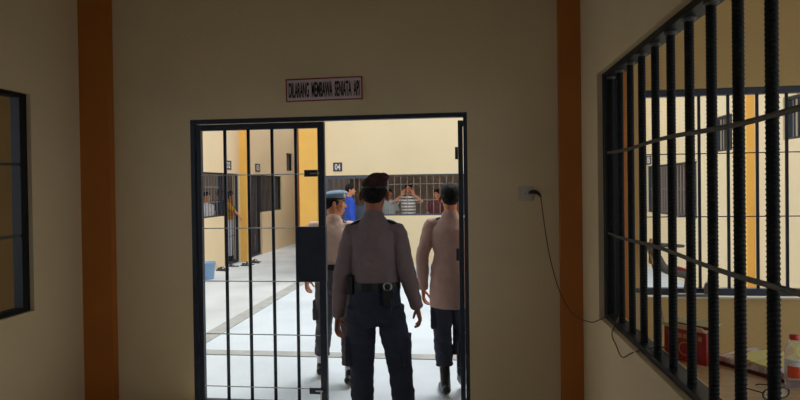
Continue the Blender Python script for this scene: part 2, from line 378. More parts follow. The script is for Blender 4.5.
# ribbed bars of the corridor windows
def rebar_mesh(L, r, pitch=0.0145, seg=14):
    bm = bmesh.new(); n = int(L / pitch * 5); rings = []
    for i in range(n + 1):
        z = L * i / n; row = []
        for k in range(seg):
            a = k * 2 * PI / seg
            ph = (z / pitch + 0.8 * math.sin(a)) * 2 * PI
            rr = r * (0.86 + 0.2 * max(0, math.cos(ph)) ** 1.5)
            if k in (0, seg // 2): rr = r * 1.0
            row.append(bm.verts.new((rr * math.cos(a), rr * math.sin(a), z)))
        rings.append(row)
    for a, b in zip(rings, rings[1:]):
        for k in range(seg): bm.faces.new((a[k], a[(k + 1) % seg], b[(k + 1) % seg], b[k]))
    me = bpy.data.meshes.new('bar'); bm.to_mesh(me); bm.free()
    for p in me.polygons: p.use_smooth = True
    return me
def big_window(name, X0, X1, XB, y0, y1, ys, sgn):
    t = tag(empty(name, (XB, (y0 + y1) / 2, WB)), kind='structure'); o = V(t.location)
    b = MB()
    b.box(X0, X1, y0, y0 + 0.06, WB, WT); b.box(X0, X1, y1 - 0.06, y1, WB, WT)
    b.box(X0, X1, y0 + 0.06, y1 - 0.06, WT - 0.03, WT); b.box(X0, X1, y0 + 0.06, y1 - 0.06, WB, WB + 0.03)
    b.build('window_frame', M['iron_shaded'], t, off=o, bevel=0.003)
    me = rebar_mesh(WT - WB - 0.06, 0.0178)
    for y in ys: link('bar', me, M['rebar'], t, V((XB, y, WB + 0.03)) - o)
    for z in (1.315, 1.785):
        xr = XB - sgn * 0.021
        pts = []; n = 40
        for i in range(n + 1):
            y = y0 + 0.06 + (y1 - y0 - 0.12) * i / n
            pts.append((xr, y, z + 0.006 * math.sin(y * 5 + z)))
        MB().tube(pts, [(0.005, 0.009)] * (n + 1), 8, ref=(1, 0, 0)).build('rail', M['rail'], t, off=o, smooth=True)
    # weld beads where the bars meet the top rail of the frame
    b = MB()
    for y in ys: b.ell((XB, y, WT - 0.034), (0.026, 0.03, 0.014), u=10, v=6)
    b.build('weld_bead', M['rail'], t, off=o, smooth=True)
    return t
big_window('window_2', 0.82, 0.90, 0.855, 0.35, 3.48, [1.68 + 0.193 * k for k in range(-5, 10)], 1)
big_window('window_1', -3.00, -2.93, -2.965, 1.2, 3.46, [3.15 - 0.193 * k for k in range(10)], -1)

# ------------------------------------------------------------------ doorway: frame, closed leaf, open leaf
o = V((-1.03, 4.03, 0)); t = tag(empty('door_1', o), kind='structure')
b = MB(); b.box(DX0, DX0 + 0.035, 4.0, 4.06, 0, DZ); b.box(DX1 - 0.028, DX1, 4.0, 4.06, 0, DZ); b.box(DX0 + 0.035, DX1 - 0.028, 4.0, 4.06, DZ - 0.032, DZ)
b.build('door_frame', M['iron'], t, off=o, bevel=0.002)
def leaf(name, loc, rz, full):
    """local x 0..W from hinge, y thickness, z up"""
    t = tag(empty(name, loc, rz), kind='structure'); W = 0.985
    b = MB(); ztop = 2.087
    b.box(0, 0.036, -0.02, 0.02, 0.003, ztop); b.box(W - 0.05, W, -0.02, 0.02, 0.003, ztop)
    b.box(0.036, W - 0.05, -0.02, 0.02, ztop - 0.045, ztop); b.box(0.036, W - 0.05, -0.02, 0.02, 0.003, 0.016)
    b.build('gate_frame', M['iron'], t, bevel=0.003)
    me = bar_mesh(ztop - 0.045 - 0.016, 0.0125, 12)
    for x in (0.219, 0.402, 0.585, 0.765): link('bar', me, M['iron'], t, (x, 0, 0.016), smooth=True)
    for z in (0.120, 0.515, 0.912, 1.309, 1.706):
        MB().cyl((0.036, -0.0155, z), (W - 0.05, -0.0155, z), 0.004, 8).build('cross_rod', M['wire'], t)
    for z in (0.35, 1.05, 1.8): MB().cyl((-0.012, -0.012, z), (-0.012, -0.012, z + 0.09), 0.011, 10).build('hinge', M['iron'], t)
    if full:
        MB().box(0.765, W + 0.005, -0.032, 0.02, 0.912, 1.318).build('lock_box', M['iron'], t, bevel=0.003)
        MB().box(0.835, W - 0.05, -0.03, -0.02, 1.685, 1.735).build('latch_plate', M['iron'], t, bevel=0.002)
        MB().cyl((0.88, -0.034, 1.708), (0.95, -0.034, 1.708), 0.004, 8).build('latch_bolt', M['steel'], t)
        MB().box(0.85, W - 0.03, -0.03, -0.02, 0.085, 0.13).build('bolt_plate', M['iron'], t, bevel=0.002)
        b = MB(); b.cyl((0.94, -0.036, 0.0), (0.94, -0.036, 0.11), 0.006, 8); b.cyl((0.90, -0.036, 0.11), (0.955, -0.036, 0.11), 0.005, 8); b.build('drop_bolt', M['steel'], t)
        MB().cyl((0.97, -0.022, 1.93), (0.94, -0.022, 1.93), 0.006, 8).build('stop_pin', M['iron'], t)
    return t
leaf('door_1', (DX0 + 0.04, 4.03, 0), 0, True)
leaf('door_2', (-0.052, 4.178, 0), math.radians(1.5), False)

# ------------------------------------------------------------------ signs
p = at(324.3, 89.5, Y=FY)
t = tag(empty('wall_sign', (p.x, FY, p.z)), 'pink rectangular board reading DILARANG MEMBAWA SENJATA API above the barred doorway', 'sign')
MB().box(-0.285, 0.285, -0.012, 0, -0.083, 0.083).build('sign_board', M['signface'], t)
b = MB()
for (x0, x1, z0, z1) in ((-0.285, 0.285, 0.075, 0.083), (-0.285, 0.285, -0.083, -0.075), (-0.285, -0.277, -0.075, 0.075), (0.277, 0.285, -0.075, 0.075)): b.box(x0, x1, -0.015, -0.0115, z0, z1)
b.build('border', M['signred'], t)
text_obj('lettering', 'DILARANG  MEMBAWA  SENJATA  API', 0.525, 0.112, M['ink'], t, (0, -0.0135, 0), (PI / 2, 0, 0), 0.0015, 0.022)
t.rotation_euler = (0, -math.radians(0.4), 0)
def number(txt, loc, rz, w, h, label):
    t = tag(empty('number_plate', V(loc) + V((-math.sin(rz), math.cos(rz), 0)) * 0.002, rz), label, 'sign')
    MB().box(-w / 2, w / 2, -0.012, 0, -h / 2, h / 2).build('plate', M['slate'], t)
    text_obj('digits', txt, w * 0.62, h * 0.7, M['white'], t, (0, -0.0135, 0), (PI / 2, 0, 0), 0.0015, 0.02)
    return t
p = at(337.7, 167, Y=CF); number('04', (p.x, CF, p.z), 0, 0.19, 0.185, 'dark number plate 04 on the far courtyard wall above the cell door')
number('02', (CL, 11.27, 2.11), PI / 2, 0.3, 0.19, 'number plate 02 on left courtyard wall, beside the amber pillar')
number('03', (CL, 12.95, 2.11), PI / 2, 0.3, 0.19, 'number plate 03 on left courtyard wall, beyond the amber pillar')
number('05', (CR, 11.22, 2.05), -PI / 2, 0.26, 0.17, 'number plate 05 seen through the right window bars')

# ------------------------------------------------------------------ socket, plug, cables
p = at(526, 193.5, Y=FY)
t = tag(empty('wall_socket', (p.x, FY, p.z)), 'square off white power socket on the front wall beside the orange pilaster', 'socket')
MB().box(-0.052, 0.052, -0.012, 0, -0.05, 0.05).build('plate', M['offwhite'], t, bevel=0.004)
b = MB(); b.cyl((0.005, -0.022, 0), (0.005, -0.01, 0), 0.03, 24); b.build('socket_face', M['offwhite'], t)
b = MB(); b.cyl((-0.006, -0.0235, 0), (-0.006, -0.0215, 0), 0.004, 8); b.cyl((0.016, -0.0235, 0), (0.016, -0.0215, 0), 0.004, 8); b.build('pin_hole', M['black'], t)
q = V((p.x + 0.055, FY - 0.03, p.z + 0.004))
t2 = tag(empty('power_cable', q), 'thin cable plugged in at the socket and drooping to the right window sill', 'cable')
b = MB(); b.tube([(-0.03, 0, 0.004), (0.0, -0.004, 0.008), (0.025, -0.004, -0.004), (0.042, 0, -0.026)], [0.012, 0.014, 0.011, 0.006], 10, sub=4); b.build('plug', M['black'], t2, smooth=True)
def cable(name, pts, r, m, parent=None, off=None):
    return MB().tube(pts, [r] * len(pts), 6, sub=8).build(name, m, parent, off=off, smooth=True)
pts = [q + V((0.042, 0, -0.026))] + [at(a, b_, Y=c) for a, b_, c in ((545.5, 232, 3.96), (551, 262, 3.95), (560, 292, 3.9), (573, 314, 3.76), (590, 322, 3.52), (600, 319.5, 3.43), (608, 316.5, 3.385), (618, 314.5, 3.38))]
pts += [at(618.5, 317, Y=3.30), at(612, 333, X=0.775), at(616, 345, X=0.77), at(622, 357, X=0.77), at(632, 353, X=0.785), at(648, 348.5, X=0.84), at(667, 347, X=0.875)]
cable('cord', pts, 0.0032, M['cord_dark'], t2, off=q)
a0, a1 = at(648, 250, X=0.89), at(664, 322, Y=2.96)
t3 = cable('cord', [a0, at(654, 272, X=0.90), at(659, 298, Y=2.94), a1], 0.0035, M['cord'])
t3.name = 'hanging_cord'; tag(t3, 'beige cord hanging from the lower window rail down to the red carton', 'cord')

# ------------------------------------------------------------------ things in the right room
TZ = 0.76
t = tag(empty('table', (1.55, 2.2, 0)), 'light wooden table behind the right window bars, under the papers', 'table')
MB().box(-0.6, 0.85, -0.95, 0.68, TZ - 0.03, TZ).build('tabletop', M['wood'], t, bevel=0.003)
MB().box(-0.52, 0.77, -0.87, 0.60, TZ - 0.11, TZ - 0.03).build('apron', M['wood_dark'], t)
for x in (-0.55, 0.80):
    for y in (-0.9, 0.63): MB().box(x - 0.03, x + 0.03, y - 0.03, y + 0.03, 0, TZ - 0.03).build('leg', M['wood_dark'], t, bevel=0.003)
# red carton
c0 = at(703, 376, Z=TZ + 0.002); ang = math.atan2(0.21, -0.13)
t = tag(empty('carton', (1.085, 2.70, TZ), math.radians(134)), 'open red printed carton standing just behind the right window bars', 'box')
W_, D_, H_ = 0.195, 0.12, 0.15
b = MB(); e = 0.004
b.box(0, W_, 0, e, 0, H_); b.box(0, W_, D_ - e, D_, 0, H_); b.box(0, e, e, D_ - e, 0, H_); b.box(W_ - e, W_, e, D_ - e, 0, H_); b.box(e, W_ - e, e, D_ - e, 0, e)
box_body = b
off_c = V((0, -D_, 0))
bmesh.ops.translate(b.bm, vec=off_c, verts=b.bm.verts)
b.build('carton_body', M['card_red'], t)
MB().box(0.01, W_ - 0.01, -D_ + 0.01, -0.01, 0.07, H_ - 0.012).build('contents', M['card_in'], t)
for k, (y, a) in enumerate(((0.0, 38), (-D_, -25))):
    Mx = Matrix.Translation((0, y, H_)) @ Matrix.Rotation(math.radians(a), 4, 'X')
    MB().box(0.002, W_ - 0.002, 0 if k == 0 else -0.045, 0.045 if k == 0 else 0, 0, 0.003, Mx).build('flap', M['card_in'], t)
b = MB()
ring = [V((0.095 + 0.03 * math.cos(a * PI / 12), 0.0015, 0.06 + 0.03 * math.sin(a * PI / 12))) for a in range(25)]
b.tube(ring, [0.003] * 25, 6); b.build('round_emblem', M['gold'], t)
b = MB()
for k in range(7): b.box(0.02 + k * 0.023, 0.036 + k * 0.023, 0, 0.0015, 0.108, 0.13)
b.build('printed_band', M['gold'], t)
# papers
t = tag(empty('magazine', (1.35, 2.67, TZ), math.radians(32)), 'white and red printed magazine with maroon back lying on the wooden table', 'magazine')
MB().box(-0.13, 0.155, -0.15, 0.175, 0.0, 0.016).build('back_cover', M['maroon'], t)
b = MB(); b.box(-0.125, 0.152, -0.145, 0.172, 0.016, 0.04); b.build('page', M['paper'], t, bevel=0.002)
t = tag(empty('envelope', (1.36, 2.69, TZ + 0.0405), math.radians(25)), 'yellow folded paper lying on top of the printed magazine', 'paper')
b = MB(); b.box(-0.13, 0.12, -0.10, 0.085, 0.0, 0.008); b.build('envelope_body', M['paper_yellow'], t, bevel=0.002)
MB().box(-0.13, 0.12, 0.0, 0.085, 0.008, 0.012, Matrix.Rotation(math.radians(2), 4, 'X')).build('flap', M['paper_yellow'], t)
# bottle
p = at(794.5, 388.5, Z=TZ)
t = tag(empty('water_bottle', (p.x, p.y, TZ)), 'clear plastic bottle with red cap and orange label standing on the table', 'bottle')
prof = [(0.012, 0.0), (0.030, 0.002), (0.034, 0.012), (0.033, 0.03), (0.034, 0.05), (0.0335, 0.09), (0.034, 0.125), (0.033, 0.15), (0.028, 0.172), (0.018, 0.192), (0.0135, 0.198), (0.0135, 0.205)]
MB().lathe(prof, 28).build('bottle_body', M['clear'], t, smooth=True)
MB().lathe([(0.0347, 0.045), (0.0347, 0.115)], 28).build('label_band', M['label_w'], t, smooth=True)
b = MB()
for k in range(14):
    a = math.radians(205 + k * 5)
    b.box(-0.0018, 0.0018, -0.0008, 0.0008, 0.052, 0.098, Matrix.Translation((0.0355 * math.cos(a), 0.0355 * math.sin(a), 0)) @ Matrix.Rotation(a + PI / 2, 4, 'Z') )
b.build('label_print', M['label'], t)
MB().lathe([(0.0165, 0.2), (0.017, 0.204), (0.017, 0.217), (0.015, 0.22), (0.0, 0.221)], 24).build('cap', M['capred'], t, smooth=True)
# eyeglasses
p = at(776, 399, Z=TZ)
t = tag(empty('eyeglasses', (p.x, p.y, TZ), math.radians(20)), 'black framed eyeglasses lying on the table in front of the bottle', 'glasses')
def loop(cx, rx, rz): return [V((cx + rx * math.cos(a * PI / 10), 0, 0.022 + rz * math.sin(a * PI / 10))) for a in range(21)]
b = MB(); b.tube(loop(-0.035, 0.027, 0.02), [0.0028] * 21, 6); b.tube(loop(0.035, 0.027, 0.02), [0.0028] * 21, 6); b.tube([(-0.009, 0, 0.028), (0, -0.002, 0.031), (0.009, 0, 0.028)], [0.002] * 3, 6, sub=3)
b.build('glasses_frame', M['black'], t, smooth=True)
for s in (-1, 1): MB().tube([(s * 0.062, 0, 0.03), (s * 0.066, 0.05, 0.026), (s * 0.05 , 0.12, 0.012), (s * 0.045, 0.135, 0.004)], [0.0025] * 4, 6, sub=4).build('temple_arm', M['black'], t, smooth=True)
for s in (-1, 1): MB().cyl((s * 0.035, -0.0006, 0.022), (s * 0.035, 0.0006, 0.022), 0.02, 20).build('lens', M['clear'], t)
# small bottle on the inner sill
p = at(638.5, 300, X=0.908)
t = tag(empty('plastic_bottle', (0.908, p.y, WB)), 'small frosted plastic bottle with grey cap on the inner sill at the far window corner', 'bottle')
MB().lathe([(0.012, 0), (0.027, 0.002), (0.029, 0.02), (0.029, 0.17), (0.024, 0.2), (0.013, 0.22), (0.012, 0.225)], 20).build('bottle_body', M['frost'], t, smooth=True)
MB().lathe([(0.015, 0.223), (0.016, 0.226), (0.016, 0.243), (0.0, 0.246)], 16).build('cap', M['grey_metal'], t, smooth=True)
# grey apparatus against the second window
p0 = at(668, 291, Y=3.93); tz = 0.837
t = tag(empty('bench_apparatus', (1.36, 3.972, tz)), 'dusty grey metal apparatus with a red knob at the second window of the right room', 'apparatus')
o = V(t.location)
L = lambda px, py, Y=3.955: at(px, py, Y=Y)
MB().tube([L(641, 244), L(655, 244.5), L(672, 245.5), L(683, 246)], [(0.013, 0.013), (0.018, 0.016), (0.016, 0.014), (0.011, 0.011)], 10, sub=4).build('handle_arm', M['grey_metal'], t, off=o, smooth=True)
MB().tube([L(650, 248), L(657, 257), L(664, 268), L(676, 272), L(688, 277), L(688, 290)], [(0.03, 0.026), (0.034, 0.03), (0.03, 0.03), (0.026, 0.03), (0.024, 0.026), (0.022, 0.03)], 12, ref=(0, 1, 0), sub=4).build('arm_body', M['grey_metal'], t, off=o, smooth=True)
MB().tube([L(677, 269), L(684, 270.5)], [0.022, 0.017], 12).build('knob', M['knob'], t, off=o, smooth=True)
MB().tube([L(651, 240), L(650.5, 262)], [0.012, 0.014], 10).build('spindle', M['wood'], t, off=o, smooth=True)
q = L(688, 291); MB().box(q.x - 0.09, q.x + 0.17, 3.952, 3.995, tz, tz + 0.018).build('base', M['grey_metal'], t, off=o, bevel=0.004)
q = L(710, 285); MB().tube([(q.x, 3.972, tz + 0.018), (q.x, 3.972, tz + 0.075), (q.x + 0.006, 3.972, tz + 0.1), (q.x + 0.012, 3.972, tz + 0.3)], [(0.032, 0.02), (0.03, 0.02), (0.016, 0.014), (0.010, 0.010)], 10, sub=4).build('post', M['grey_metal'], t, off=o, smooth=True)

# ------------------------------------------------------------------ bucket and sandals
t = tag(empty('bucket', (-4.62, 9.55, 0.004)), 'pale blue plastic bucket on the ground against the left courtyard wall', 'bucket')
MB().lathe([(0.0, 0.0), (0.115, 0.0), (0.12, 0.01), (0.145, 0.28), (0.152, 0.285), (0.152, 0.30), (0.14, 0.30), (0.112, 0.02), (0.0, 0.02)], 28).build('bucket_body', M['bucket'], t, smooth=True)
hp = [V((0.15 * math.cos(a * PI / 12), 0.15 * math.sin(a * PI / 12) * 0.95, 0.285 - 0.06 * math.sin(a * PI / 12))) for a in range(13)]
MB().tube(hp, [0.004] * 13, 6).build('handle', M['wire'], t, smooth=True)
def sandal(x, y, rz, mm, label):
    t = tag(empty('sandal', (x, y, 0.004), rz), label, 'sandal', 'sandals left by the left courtyard wall')
    b = MB(); b.tube([(0, -0.11, 0.01), (0, -0.05, 0.01), (0, 0.03, 0.01), (0.004, 0.09, 0.01), (0.004, 0.125, 0.012)], [(0.034, 0.01), (0.034, 0.01), (0.044, 0.01), (0.046, 0.01), (0.03, 0.009)], 14, ref=(1, 0, 0), sub=3); b.build('sole', mm, t, smooth=True)
    b = MB(); b.tube([(-0.042, 0.02, 0.014), (-0.025, 0.05, 0.05), (0.0, 0.065, 0.056), (0.025, 0.05, 0.05), (0.042, 0.02, 0.014)], [(0.006, 0.022)] * 5, 8, ref=(0, 0, 1), sub=3); b.build('strap', mm, t, smooth=True)
for i, (px, py, rz, mk, lb) in enumerate((
    (214, 269.5, 1.2, 'sandal', 'dark sandal nearest the blue bucket, toes to the wall'),
    (220, 270.5, 1.2, 'sandal', 'dark sandal below the first cell door, second from the bucket'),
    (225, 266.2, 1.4, 'sandal', 'dark sandal below the first cell door, third from the bucket'),
    (231, 264.2, 1.2, 'sandal', 'dark sandal in front of the amber pillar, the leftmost there'),
    (240.5, 265.6, 1.2, 'sandal', 'dark sandal in front of the amber pillar, second from left'),
    (246, 261.6, 1.1, 'sandal_brown', 'brown sandal in front of the amber pillar'),
    (254, 262.8, 1.3, 'sandal', 'dark sandal in front of the amber pillar, the rightmost there'))):
    p = at(px, py, Z=0.01); s = 1.0
    y = p.y
    sandal(max(p.x, -4.80 if px < 230 else -4.58) + 0.02, y, rz, M[mk], lb)

# ------------------------------------------------------------------ PEOPLE
def hand(b, w, d, n, f, sc=1.0, curl=0.5):
    """w wrist, d direction of hand, n palm normal, f thumb side"""
    w, d, n, f = V(w), V(d).normalized(), V(n), V(f)
    n = (n - d * n.dot(d)).normalized(); f = (f - d * f.dot(d) - n * f.dot(n)).normalized()
    b.tube([w - d * 0.03 * sc, w, w + d * 0.04 * sc, w + d * 0.088 * sc], [(0.026 * sc, 0.02 * sc), (0.028 * sc, 0.019 * sc), (0.040 * sc, 0.016 * sc), (0.039 * sc, 0.013 * sc)], 12, ref=f, sub=3)
    for k, (off, L) in enumerate(((0.029, 0.070), (0.010, 0.080), (-0.010, 0.074), (-0.028, 0.058))):
        p = w + d * 0.083 * sc + f * off * sc
        pts = [p - d * 0.03 * sc]; ang = 0.12; q = p; pts.append(q)
        for j, fr in enumerate((0.42, 0.32, 0.26)):
            ang += curl * (0.35 + 0.35 * j) * (1 + 0.12 * k)
            q = q + (d * math.cos(ang) + n * math.sin(ang) + f * off * 2.0) * L * fr * sc; pts.append(q)
        r = (0.0092 - 0.0007 * (k == 3)) * sc
        b.tube(pts, [r, r, r * 0.95, r * 0.88, r * 0.72], 8)
    p = w + d * 0.022 * sc + f * 0.024 * sc
    b.tube([p - f * 0.01 * sc, p + (d * 0.6 + f * 0.55 + n * 0.3) * 0.034 * sc, p + (d * 0.8 + f * 0.5 + n * 0.45) * 0.062 * sc, p + (d * 1.0 + f * 0.42 + n * 0.55) * 0.082 * sc], [0.014 * sc, 0.0125 * sc, 0.0105 * sc, 0.008 * sc], 8)

def person(loc, rz, label, Hh=1.67, joints=None, head_rot=(0, 0, 0), shirt=None, trouser=None, skin=None, vox=0.006,
           hat=None, sleeves='long', untucked=None, uniform=False, boots='boots', curl=(0.5, 0.5), hems=None, handdirs=None, lean=0.0, wid=1.0, group=None):
    s = Hh / 1.70
    J = dict(ankL=(-0.11, 0, 0.09), ankR=(0.11, 0, 0.09), kneeL=(-0.105, 0.015, 0.48), kneeR=(0.105, 0.015, 0.48),
             hipL=(-0.092, 0, 0.88), hipR=(0.092, 0, 0.88), shL=(-0.155, -0.005, 1.375), shR=(0.155, -0.005, 1.375),
             elL=(-0.225, -0.02, 1.11), elR=(0.225, -0.02, 1.11), wrL=(-0.24, 0.04, 0.865), wrR=(0.24, 0.04, 0.865),
             head=(0, 0.012, 1.588), toeL=None, toeR=None)
    if joints: J.update(joints)
    J = {k: (V(v) if v is not None else None) for k, v in J.items()}
    for sd in 'LR':
        if J['toe' + sd] is None: J['toe' + sd] = J['ank' + sd] + V((0.02 if sd == 'R' else -0.02, 0.17, -0.065))
    t = tag(empty('person', loc, rz), label, 'person', group); t.scale = (s, s, s)
    skin = skin or M['skin']; v = vox / s
    # --- body, one continuous surface
    b = MB()
    Hm = Matrix.Rotation(head_rot[2], 3, 'Z') @ Matrix.Rotation(head_rot[0], 3, 'X') @ Matrix.Rotation(head_rot[1], 3, 'Y')
    hc = J['head']; hp = lambda p: hc + Hm @ V(p)
    HR = lambda Rm=None: Hm if Rm is None else Hm @ Rm
    b.ell(hp((0, -0.012, 0.028)), (0.074, 0.093, 0.088), Hm)
    b.ell(hp((0, 0.022, -0.028)), (0.060, 0.066, 0.080), Hm)
    b.ell(hp((0, 0.050, -0.082)), (0.032, 0.030, 0.026), Hm)
    b.ell(hp((0, 0.030, -0.070)), (0.050, 0.042, 0.030), Hm)
    b.tube([hp((0, 0.074, 0.012)), hp((0, 0.090, -0.010)), hp((0, 0.102, -0.028))], [0.009, 0.011, 0.014], 8)
    b.ell(hp((0.012, 0.088, -0.030)), (0.009, 0.011, 0.008), Hm); b.ell(hp((-0.012, 0.088, -0.030)), (0.009, 0.011, 0.008), Hm)
    b.ell(hp((0, 0.077, 0.024)), (0.046, 0.012, 0.009), Hm)
    b.ell(hp((0, 0.084, -0.055)), (0.021, 0.010, 0.0055), Hm); b.ell(hp((0, 0.082, -0.066)), (0.018, 0.010, 0.006), Hm)
    for sx in (-1, 1):
        b.ell(hp((sx * 0.086, -0.008, -0.010)), (0.011, 0.019, 0.032), Hm @ Matrix.Rotation(sx * 0.42, 3, 'Z'))
        b.ell(hp((sx * 0.036, 0.058, -0.022)), (0.022, 0.024, 0.022), Hm)
    nb = V((0, -0.022, 1.43)); 
    b.tube([nb - V((0, 0, 0.05)), nb, nb + V((0, 0.008, 0.05)), hp((0, -0.022, -0.03))], [(0.07, 0.06), (0.058, 0.056), (0.053, 0.055), (0.052, 0.058)], 16, ref=(1, 0, 0), sub=3)
    torso = [((0, -0.005, 0.86), (0.135, 0.09)), ((0, 0, 0.95), (0.145, 0.095)), ((0, 0.0, 1.04), (0.128, 0.09)), ((0, 0.0, 1.15), (0.130, 0.092)),
             ((0, -0.005, 1.27), (0.148, 0.100)), ((0, -0.01, 1.36), (0.130, 0.084)), ((0, -0.016, 1.41), (0.09, 0.06))]
    b.tube([p for p, r in torso], [r for p, r in torso], 24, ref=(1, 0, 0), sub=3)
    for sd, sx in (('L', -1), ('R', 1)):
        sh, el, wr = J['sh' + sd], J['el' + sd], J['wr' + sd]
        b.tube([V((sx * 0.08, -0.01, sh.z)), sh, sh.lerp(el, 0.4), el, el.lerp(wr, 0.3), wr], [0.045, 0.047, 0.043, 0.036, 0.038, 0.025], 14, sub=3)
        d = (wr - el).normalized()
        if handdirs and handdirs.get(sd): dd, nn, ff = handdirs[sd]
        else: dd, nn, ff = d, V((-sx, -0.15, 0)), V((0, 1, 0.1))
        hand(b, wr, dd, nn, ff, 0.98, curl[0 if sd == 'L' else 1])
        hi, kn, an, to = J['hip' + sd], J['knee' + sd], J['ank' + sd], J['toe' + sd]
        b.tube([hi, hi.lerp(kn, 0.4), kn, kn.lerp(an, 0.3), an], [0.078, 0.072, 0.054, 0.052, 0.035], 16, sub=3)
        b.tube([an + (an - to).normalized() * 0.03 + V((0, 0, -0.035)), an.lerp(to, 0.5) + V((0, 0, -0.01)), to + V((0, 0, 0.0))], [0.026, 0.028, 0.016], 12)
    b.remesh('body', skin, t, v, 2)
    # --- face details
    for sx in (-1, 1):
        MB().ell(hp((sx * 0.030, 0.0735, 0.002)), (0.0125, 0.008, 0.0075), Hm, 12, 8).build('eye', M['white'], t, smooth=True)
        MB().ell(hp((sx * 0.030, 0.0795, 0.002)), (0.0055, 0.0035, 0.0055), Hm, 10, 6).build('iris', M['black'], t, smooth=True)
        MB().tube([hp((sx * 0.014, 0.087, 0.024)), hp((sx * 0.03, 0.087, 0.029)), hp((sx * 0.048, 0.076, 0.023))], [0.0035, 0.0045, 0.003], 6, sub=3).build('eyebrow', M['hair'], t, smooth=True)
    # --- hair
    b = MB()
    hb = 0.004 if hat else 0.010
    b.ell(hp((0, -0.020, 0.018 if hat else 0.044)), (0.075 + hb * 0.7, 0.088 + hb, (0.062 if hat else 0.074) + hb), Hm); b.ell(hp((0, -0.050, 0.0)), (0.066 + hb * 0.4, 0.056 + hb * 0.6, 0.062), Hm)
    for sx in (-1, 1): b.ell(hp((sx * 0.068, 0.010, 0.018)), (0.0115, 0.012, 0.03), Hm)
    b.remesh('hair', M['hair'], t, max(v, 0.005), 2, wr=0.002, wscale=30)
    # --- shirt
    b = MB()
    zb = 1.015 if untucked is None else untucked; SX = J['shR'].x
    tor = [((0, 0, 1.045), (0.154 * wid if untucked is None else 0.160, 0.112 if untucked is None else 0.128)), ((0, 0.0, 1.10), (0.156 * wid, 0.112)), ((0, 0.0, 1.17), (0.160 * wid, 0.114)), ((0, -0.006, 1.26), (SX + 0.008, 0.118)),
           ((0, -0.012, 1.335), (SX + 0.008, 0.106)), ((0, -0.016, 1.385), (SX * 0.84, 0.086)), ((0, -0.02, 1.425), (0.092, 0.070)), ((0, -0.02, 1.452), (0.068, 0.062))]
    tor = ([((0, 0, zb), (0.150 * wid, 0.107))] if untucked is None else [((0, -0.004, zb), (0.196 * wid, 0.152)), ((0, -0.004, zb + 0.12), (0.196 * wid, 0.150)), ((0, -0.002, 0.95), (0.186 * wid, 0.138))]) + tor
    b.tube([p for p, r in tor], [r for p, r in tor], 28, ref=(1, 0, 0), sub=3, flat=True)
    for sd, sx in (('L', -1), ('R', 1)):
        sh, el, wr = J['sh' + sd], J['el' + sd], J['wr' + sd]
        if sleeves == 'long':
            b.tube([V((sx * 0.08, -0.01, sh.z - 0.012)), sh, sh.lerp(el, 0.35), sh.lerp(el, 0.75), el, el.lerp(wr, 0.35), el.lerp(wr, 0.8), wr.lerp(el, 0.02)],
                   [0.052, 0.056, 0.058, 0.054, 0.053, 0.051, 0.042, 0.037], 18, sub=3, flat=True)
            b.tube([el.lerp(wr, 0.84), wr.lerp(el, 0.0)], [0.041, 0.040], 18, flat=True)
        else:
            b.tube([V((sx * 0.08, -0.01, sh.z - 0.012)), sh, sh.lerp(el, 0.4), sh.lerp(el, 0.72)], [0.053, 0.06, 0.062, 0.064], 18, sub=3, flat=True)
    if uniform:   # turned-down collar
        b.tube([(0, -0.024, 1.43), (0, -0.024, 1.455), (0, -0.016, 1.472)], [(0.074, 0.070), (0.066, 0.066), (0.062, 0.064)], 24, ref=(1, 0, 0), flat=True)
    b.remesh('shirt', shirt, t, v * 1.15, 3, wr=0.0045, wscale=8, seed=loc[0] * 7)
    # --- trousers
    b = MB()
    b.tube([(0, -0.004, 1.04), (0, -0.006, 0.95), (0, -0.012, 0.87), (0, -0.006, 0.80)], [(0.150 * wid, 0.106), (0.162 * wid, 0.118), (0.170 * wid, 0.125), (0.14, 0.105)], 28, ref=(1, 0, 0), sub=3, flat=True)
    for k_, (sd, sx) in enumerate((('L', -1), ('R', 1))):
        hi, kn, an = J['hip' + sd], J['knee' + sd], J['ank' + sd]
        en = kn.lerp(an, (hems or (0.86, 0.86))[k_])
        b.tube([hi + V((-sx * 0.004, -0.008, 0.02)), hi.lerp(kn, 0.2) + V((-sx * 0.004, -0.012, 0)), hi.lerp(kn, 0.6), kn, kn.lerp(an, 0.25), kn.lerp(an, 0.6), en],
               [(0.088, 0.105), (0.090, 0.10), (0.083, 0.086), (0.074, 0.076), (0.073, 0.074), (0.068, 0.070), (0.062 if boots == 'boots' else 0.07, 0.066)], 20, ref=(1, 0, 0), sub=4, flat=True)
        if uniform:
            q = hi.lerp(kn, 0.62) + V((sx * 0.072, 0, 0)); b.box(q.x - 0.02, q.x + 0.014, q.y - 0.07, q.y + 0.06, q.z - 0.10, q.z + 0.08)
    b.remesh('trousers', trouser, t, v * 1.15, 3, wr=0.006, wscale=8.5, seed=loc[0] * 3 + 2)
    # --- footwear
    for sd, sx in (('L', -1), ('R', 1)):
        an, to, kn = J['ank' + sd], J['toe' + sd], J['knee' + sd]
        ax = (kn - an).normalized(); fd = (to - an); fd.normalize()
        heel = an - (to - an) * 0.25 + V((0, 0, 0))
        dn = (to - an).cross(V((1, 0, 0))).normalized(); dn = dn if dn.z < 0 else -dn
        b = MB(); so = []
        hl = an + dn * 0.045 - (to - an).normalized() * 0.05
        tp = to + dn * 0.0
        b.tube([hl, hl.lerp(tp, 0.35), hl.lerp(tp, 0.75) , tp + (tp - hl).normalized() * 0.035], [(0.036, 0.038), (0.038, 0.042), (0.047, 0.034), (0.036, 0.024)], 16, ref=(1, 0, 0), sub=4)
        hgt = 0.27 if boots == 'boots' else 0.05
